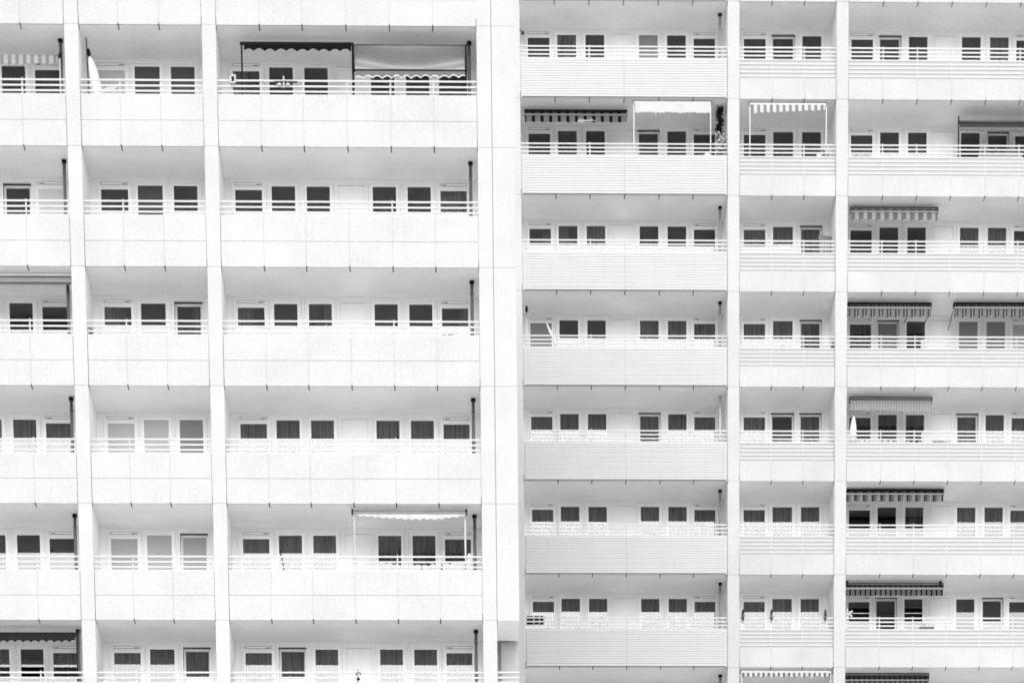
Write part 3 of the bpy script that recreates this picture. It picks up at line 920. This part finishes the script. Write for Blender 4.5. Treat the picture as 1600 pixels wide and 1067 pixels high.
parasol(1, 3, 13.49, .62, -.40, -1.45, .048, -25, 'slim furled white parasol leaning across the grey shutter', tip=False)
parasol(1, 3, 11.945, .80, -.20, -1.9, .034, 0, 'thin furled white parasol with a black tip standing in the left corner', tip=True)
parasol(1, 4, 22.32, .35, -.68, -1.75, .115, 2, 'furled white parasol standing against the pillar under the fine striped awning', tip=False)

for k, (x, lab) in enumerate(((18.80, 'dark dwarf conifer hung on the railing right beside the left pillar'), (19.72, 'dark dwarf conifer hung on the railing in front of the middle door'), (21.46, 'dark dwarf conifer hung on the railing close to the right pillar'))):
    t = thing('dwarf_conifer', lab, 'plant', P(1, 6, x, .0, -1.36), 'dwarf conifers along one railing')
    bm = new(); lathe(bm, [(.03, 0), (.042, .09), (.04, .11)], n=12); part('pot', bm, M['darkgrey'], t)
    bm = new()
    rng = random.Random(40 + k)
    for q in range(260):
        f = rng.random() ** .8
        r = .05 * (1 - f) ** .8
        a = rng.uniform(0, 6.28)
        leaves(bm, (r * math.cos(a), r * math.sin(a), 0.11 + .22 * f), (.008, .008, .01), 1, .03, 0, rng)
    part('foliage', bm, M['leaf_dark'], t)
    bm = new(); tube(bm, (0, 0, .10), (0, 0, .30), .006); part('stem', bm, M['leaf_dark'], t)

t = thing('pinwheel', 'white pinwheel stuck on the railing beside the pillar below the black and grey awning', 'pinwheel', P(1, 6, 22.22, .10, -1.62))
bm = new(); tube(bm, (0, 0, 0), (0, 0, .50), .010); part('stick', bm, M['white'], t)
bm = new()
for k in range(5):
    a = k * 2 * PI / 5 + .4
    d = Vector((math.cos(a), 0, math.sin(a))); e = Vector((math.cos(a + .9), -.25, math.sin(a + .9)))
    c = Vector((0, -.02, .50))
    v = [bm.verts.new(c), bm.verts.new(c + d * .15), bm.verts.new(c + d * .10 + e * .07)]
    bm.faces.new(v)
    v = [bm.verts.new(c + Vector((0, .004, 0))), bm.verts.new(c + d * .10 + e * .07 + Vector((0, .004, 0))), bm.verts.new(c + e * .05)]
    bm.faces.new(v)
part('vanes', bm, M['white'], t)

t = thing('plant_trough', 'black slatted trough behind the rails next to the end of the nearer building', 'trough', P(1, 6, 12.12, .22, -1.43))
bm = new()
for k in range(2): box(bm, -.29, .29, -.10, -.085, .02 + k * .13, .12 + k * .13)
part('front_slats', bm, M['black'], t)
for a in (-.29, -.05, .13, .27):
    bm = new(); box(bm, a - .015, a + .02, -.116, -.1005, 0, .28); part('upright', bm, M['white'], t)
bm = new(); box(bm, -.29, .29, -.084, .10, .02, .24); part('trough', bm, M['black'], t)

t = thing('broom', 'broom with a dark handle leaning on the balcony parapet below the tied curtains', 'broom', P(0, 4, 5.14, .42, -2.6))
bm = new(); tube(bm, (.28, -.16, .05), (-.03, -.02, 1.62), .016); part('handle', bm, M['black'], t)
bm = new(); box(bm, .16, .42, -.20, -.12, 0, .07); part('brush', bm, M['darkgrey'], t)
for k, (x, h, lab) in enumerate(((8.75, .30, 'thin dark plant stake behind the rails in front of the middle right door'), (9.27, .24, 'thin dark plant stake behind the rails close to the white awning post'))):
    t = thing('plant_stake', lab, 'plant stake', P(0, 4, x, .13, -1.62), 'plant stakes below the white awning')
    bm = new(); tube(bm, (0, 0, 0), (.01, 0, h), .010); part('stake', bm, M['darkgrey'], t)
    bm = new(); leaves(bm, (0, 0, h * .5), (.03, .03, h * .4), 12, .035, 0, random.Random(k)); part('leaves', bm, M['leaf'], t)

t = thing('wind_chime', 'small dark wind ornament fixed to the railing on the lowest balcony of the nearer building', 'ornament', P(0, 5, 7.08, .02, -1.47))
bm = new(); tube(bm, (0, 0, .0), (0, 0, .30), .006); part('rod', bm, M['darkgrey'], t)
bm = new(); lathe(bm, [(.01, .0), (.04, .03), (.04, .06), (.01, .09)], n=10); part('bell', bm, M['black'], t)
for a in (-.05, .05):
    bm = new(); lathe(bm, [(.005, .14), (.022, .16), (.022, .18), (.005, .2)], cx=a, n=8); tube(bm, (0, 0, .21), (a, 0, .2), .005); part('cup', bm, M['darkgrey'], t)

for (s, i, x, y, z, lab) in ((0, 2, .42, .3, -1.50, 'little dark pot on the parapet next to the leftmost pillar, third storey down'), (1, 3, 21.68, .2, -1.52, 'little dark pot in the right corner of the narrow bay behind the rails')):
    t = thing('small_pot', lab, 'plant pot', P(s, i, x, y, z))
    bm = new(); lathe(bm, [(.04, 0), (.055, .09), (.05, .10)], n=12); part('pot', bm, M['darkgrey'], t)
    bm = new(); leaves(bm, (0, 0, .17), (.05, .05, .08), 30, .05, 0, random.Random(9)); part('plants', bm, M['leaf_dark'], t)

t = thing('wall_lamp', 'small dark bracket lamp under the ceiling at the end of the topmost clad balcony', 'lamp', P(1, 0, 11.80, 1.2, -.28))
bm = new(); box(bm, .0, .03, -.03, .03, .06, .14); tube(bm, (.03, 0, .1), (.10, 0, .06), .012); part('bracket', bm, M['darkgrey'], t)
bm = new(); lathe(bm, [(.055, -.01), (.045, .05), (.02, .07)], cx=.115, n=12); part('shade', bm, M['darkgrey'], t)

# ------------------------------------------------------------------ light
SUN_EL, SUN_AZ = 34.0, 180.0          # azimuth clockwise from +Y: the sun stands in front of the facade behind thin cloud
w = bpy.data.worlds.new('World'); sc.world = w; w.use_nodes = True
N, L = w.node_tree.nodes, w.node_tree.links
sky = N.new('ShaderNodeTexSky'); sky.sky_type = 'NISHITA'; sky.sun_disc = False
sky.sun_elevation = math.radians(SUN_EL); sky.sun_rotation = math.radians(SUN_AZ)
sky.dust_density = 4.0; sky.air_density = 1.6; sky.ozone_density = 1.0
bw = N.new('ShaderNodeRGBToBW')
L.new(sky.outputs[0], bw.inputs[0])
L.new(bw.outputs[0], N['Background'].inputs['Color'])
N['Background'].inputs['Strength'].default_value = .15
sl = bpy.data.lights.new('sun', 'SUN'); sl.energy = .5; sl.angle = math.radians(72); sl.color = (1, 1, 1)
so = bpy.data.objects.new('sun', sl); COL.objects.link(so)
d = Vector((math.sin(math.radians(SUN_AZ)) * math.cos(math.radians(SUN_EL)), math.cos(math.radians(SUN_AZ)) * math.cos(math.radians(SUN_EL)), math.sin(math.radians(SUN_EL))))
so.rotation_euler = d.to_track_quat('Z', 'Y').to_euler()
so.location = (0, -60, 90)

vs = sc.view_settings
sc.display_settings.display_device = 'sRGB'
vs.view_transform = 'Standard'; vs.look = 'None'; vs.gamma = 1; vs.use_curve_mapping = False
vs.exposure = 0.73
sc.render.engine = 'CYCLES'
sc.cycles.max_bounces = 10
sc.cycles.diffuse_bounces = 6
sc.cycles.transparent_max_bounces = 12
sc.cycles.glossy_bounces = 4
sc.cycles.use_denoising = True
sc.cycles.use_adaptive_sampling = False
sc.cycles.filter_width = 1.7
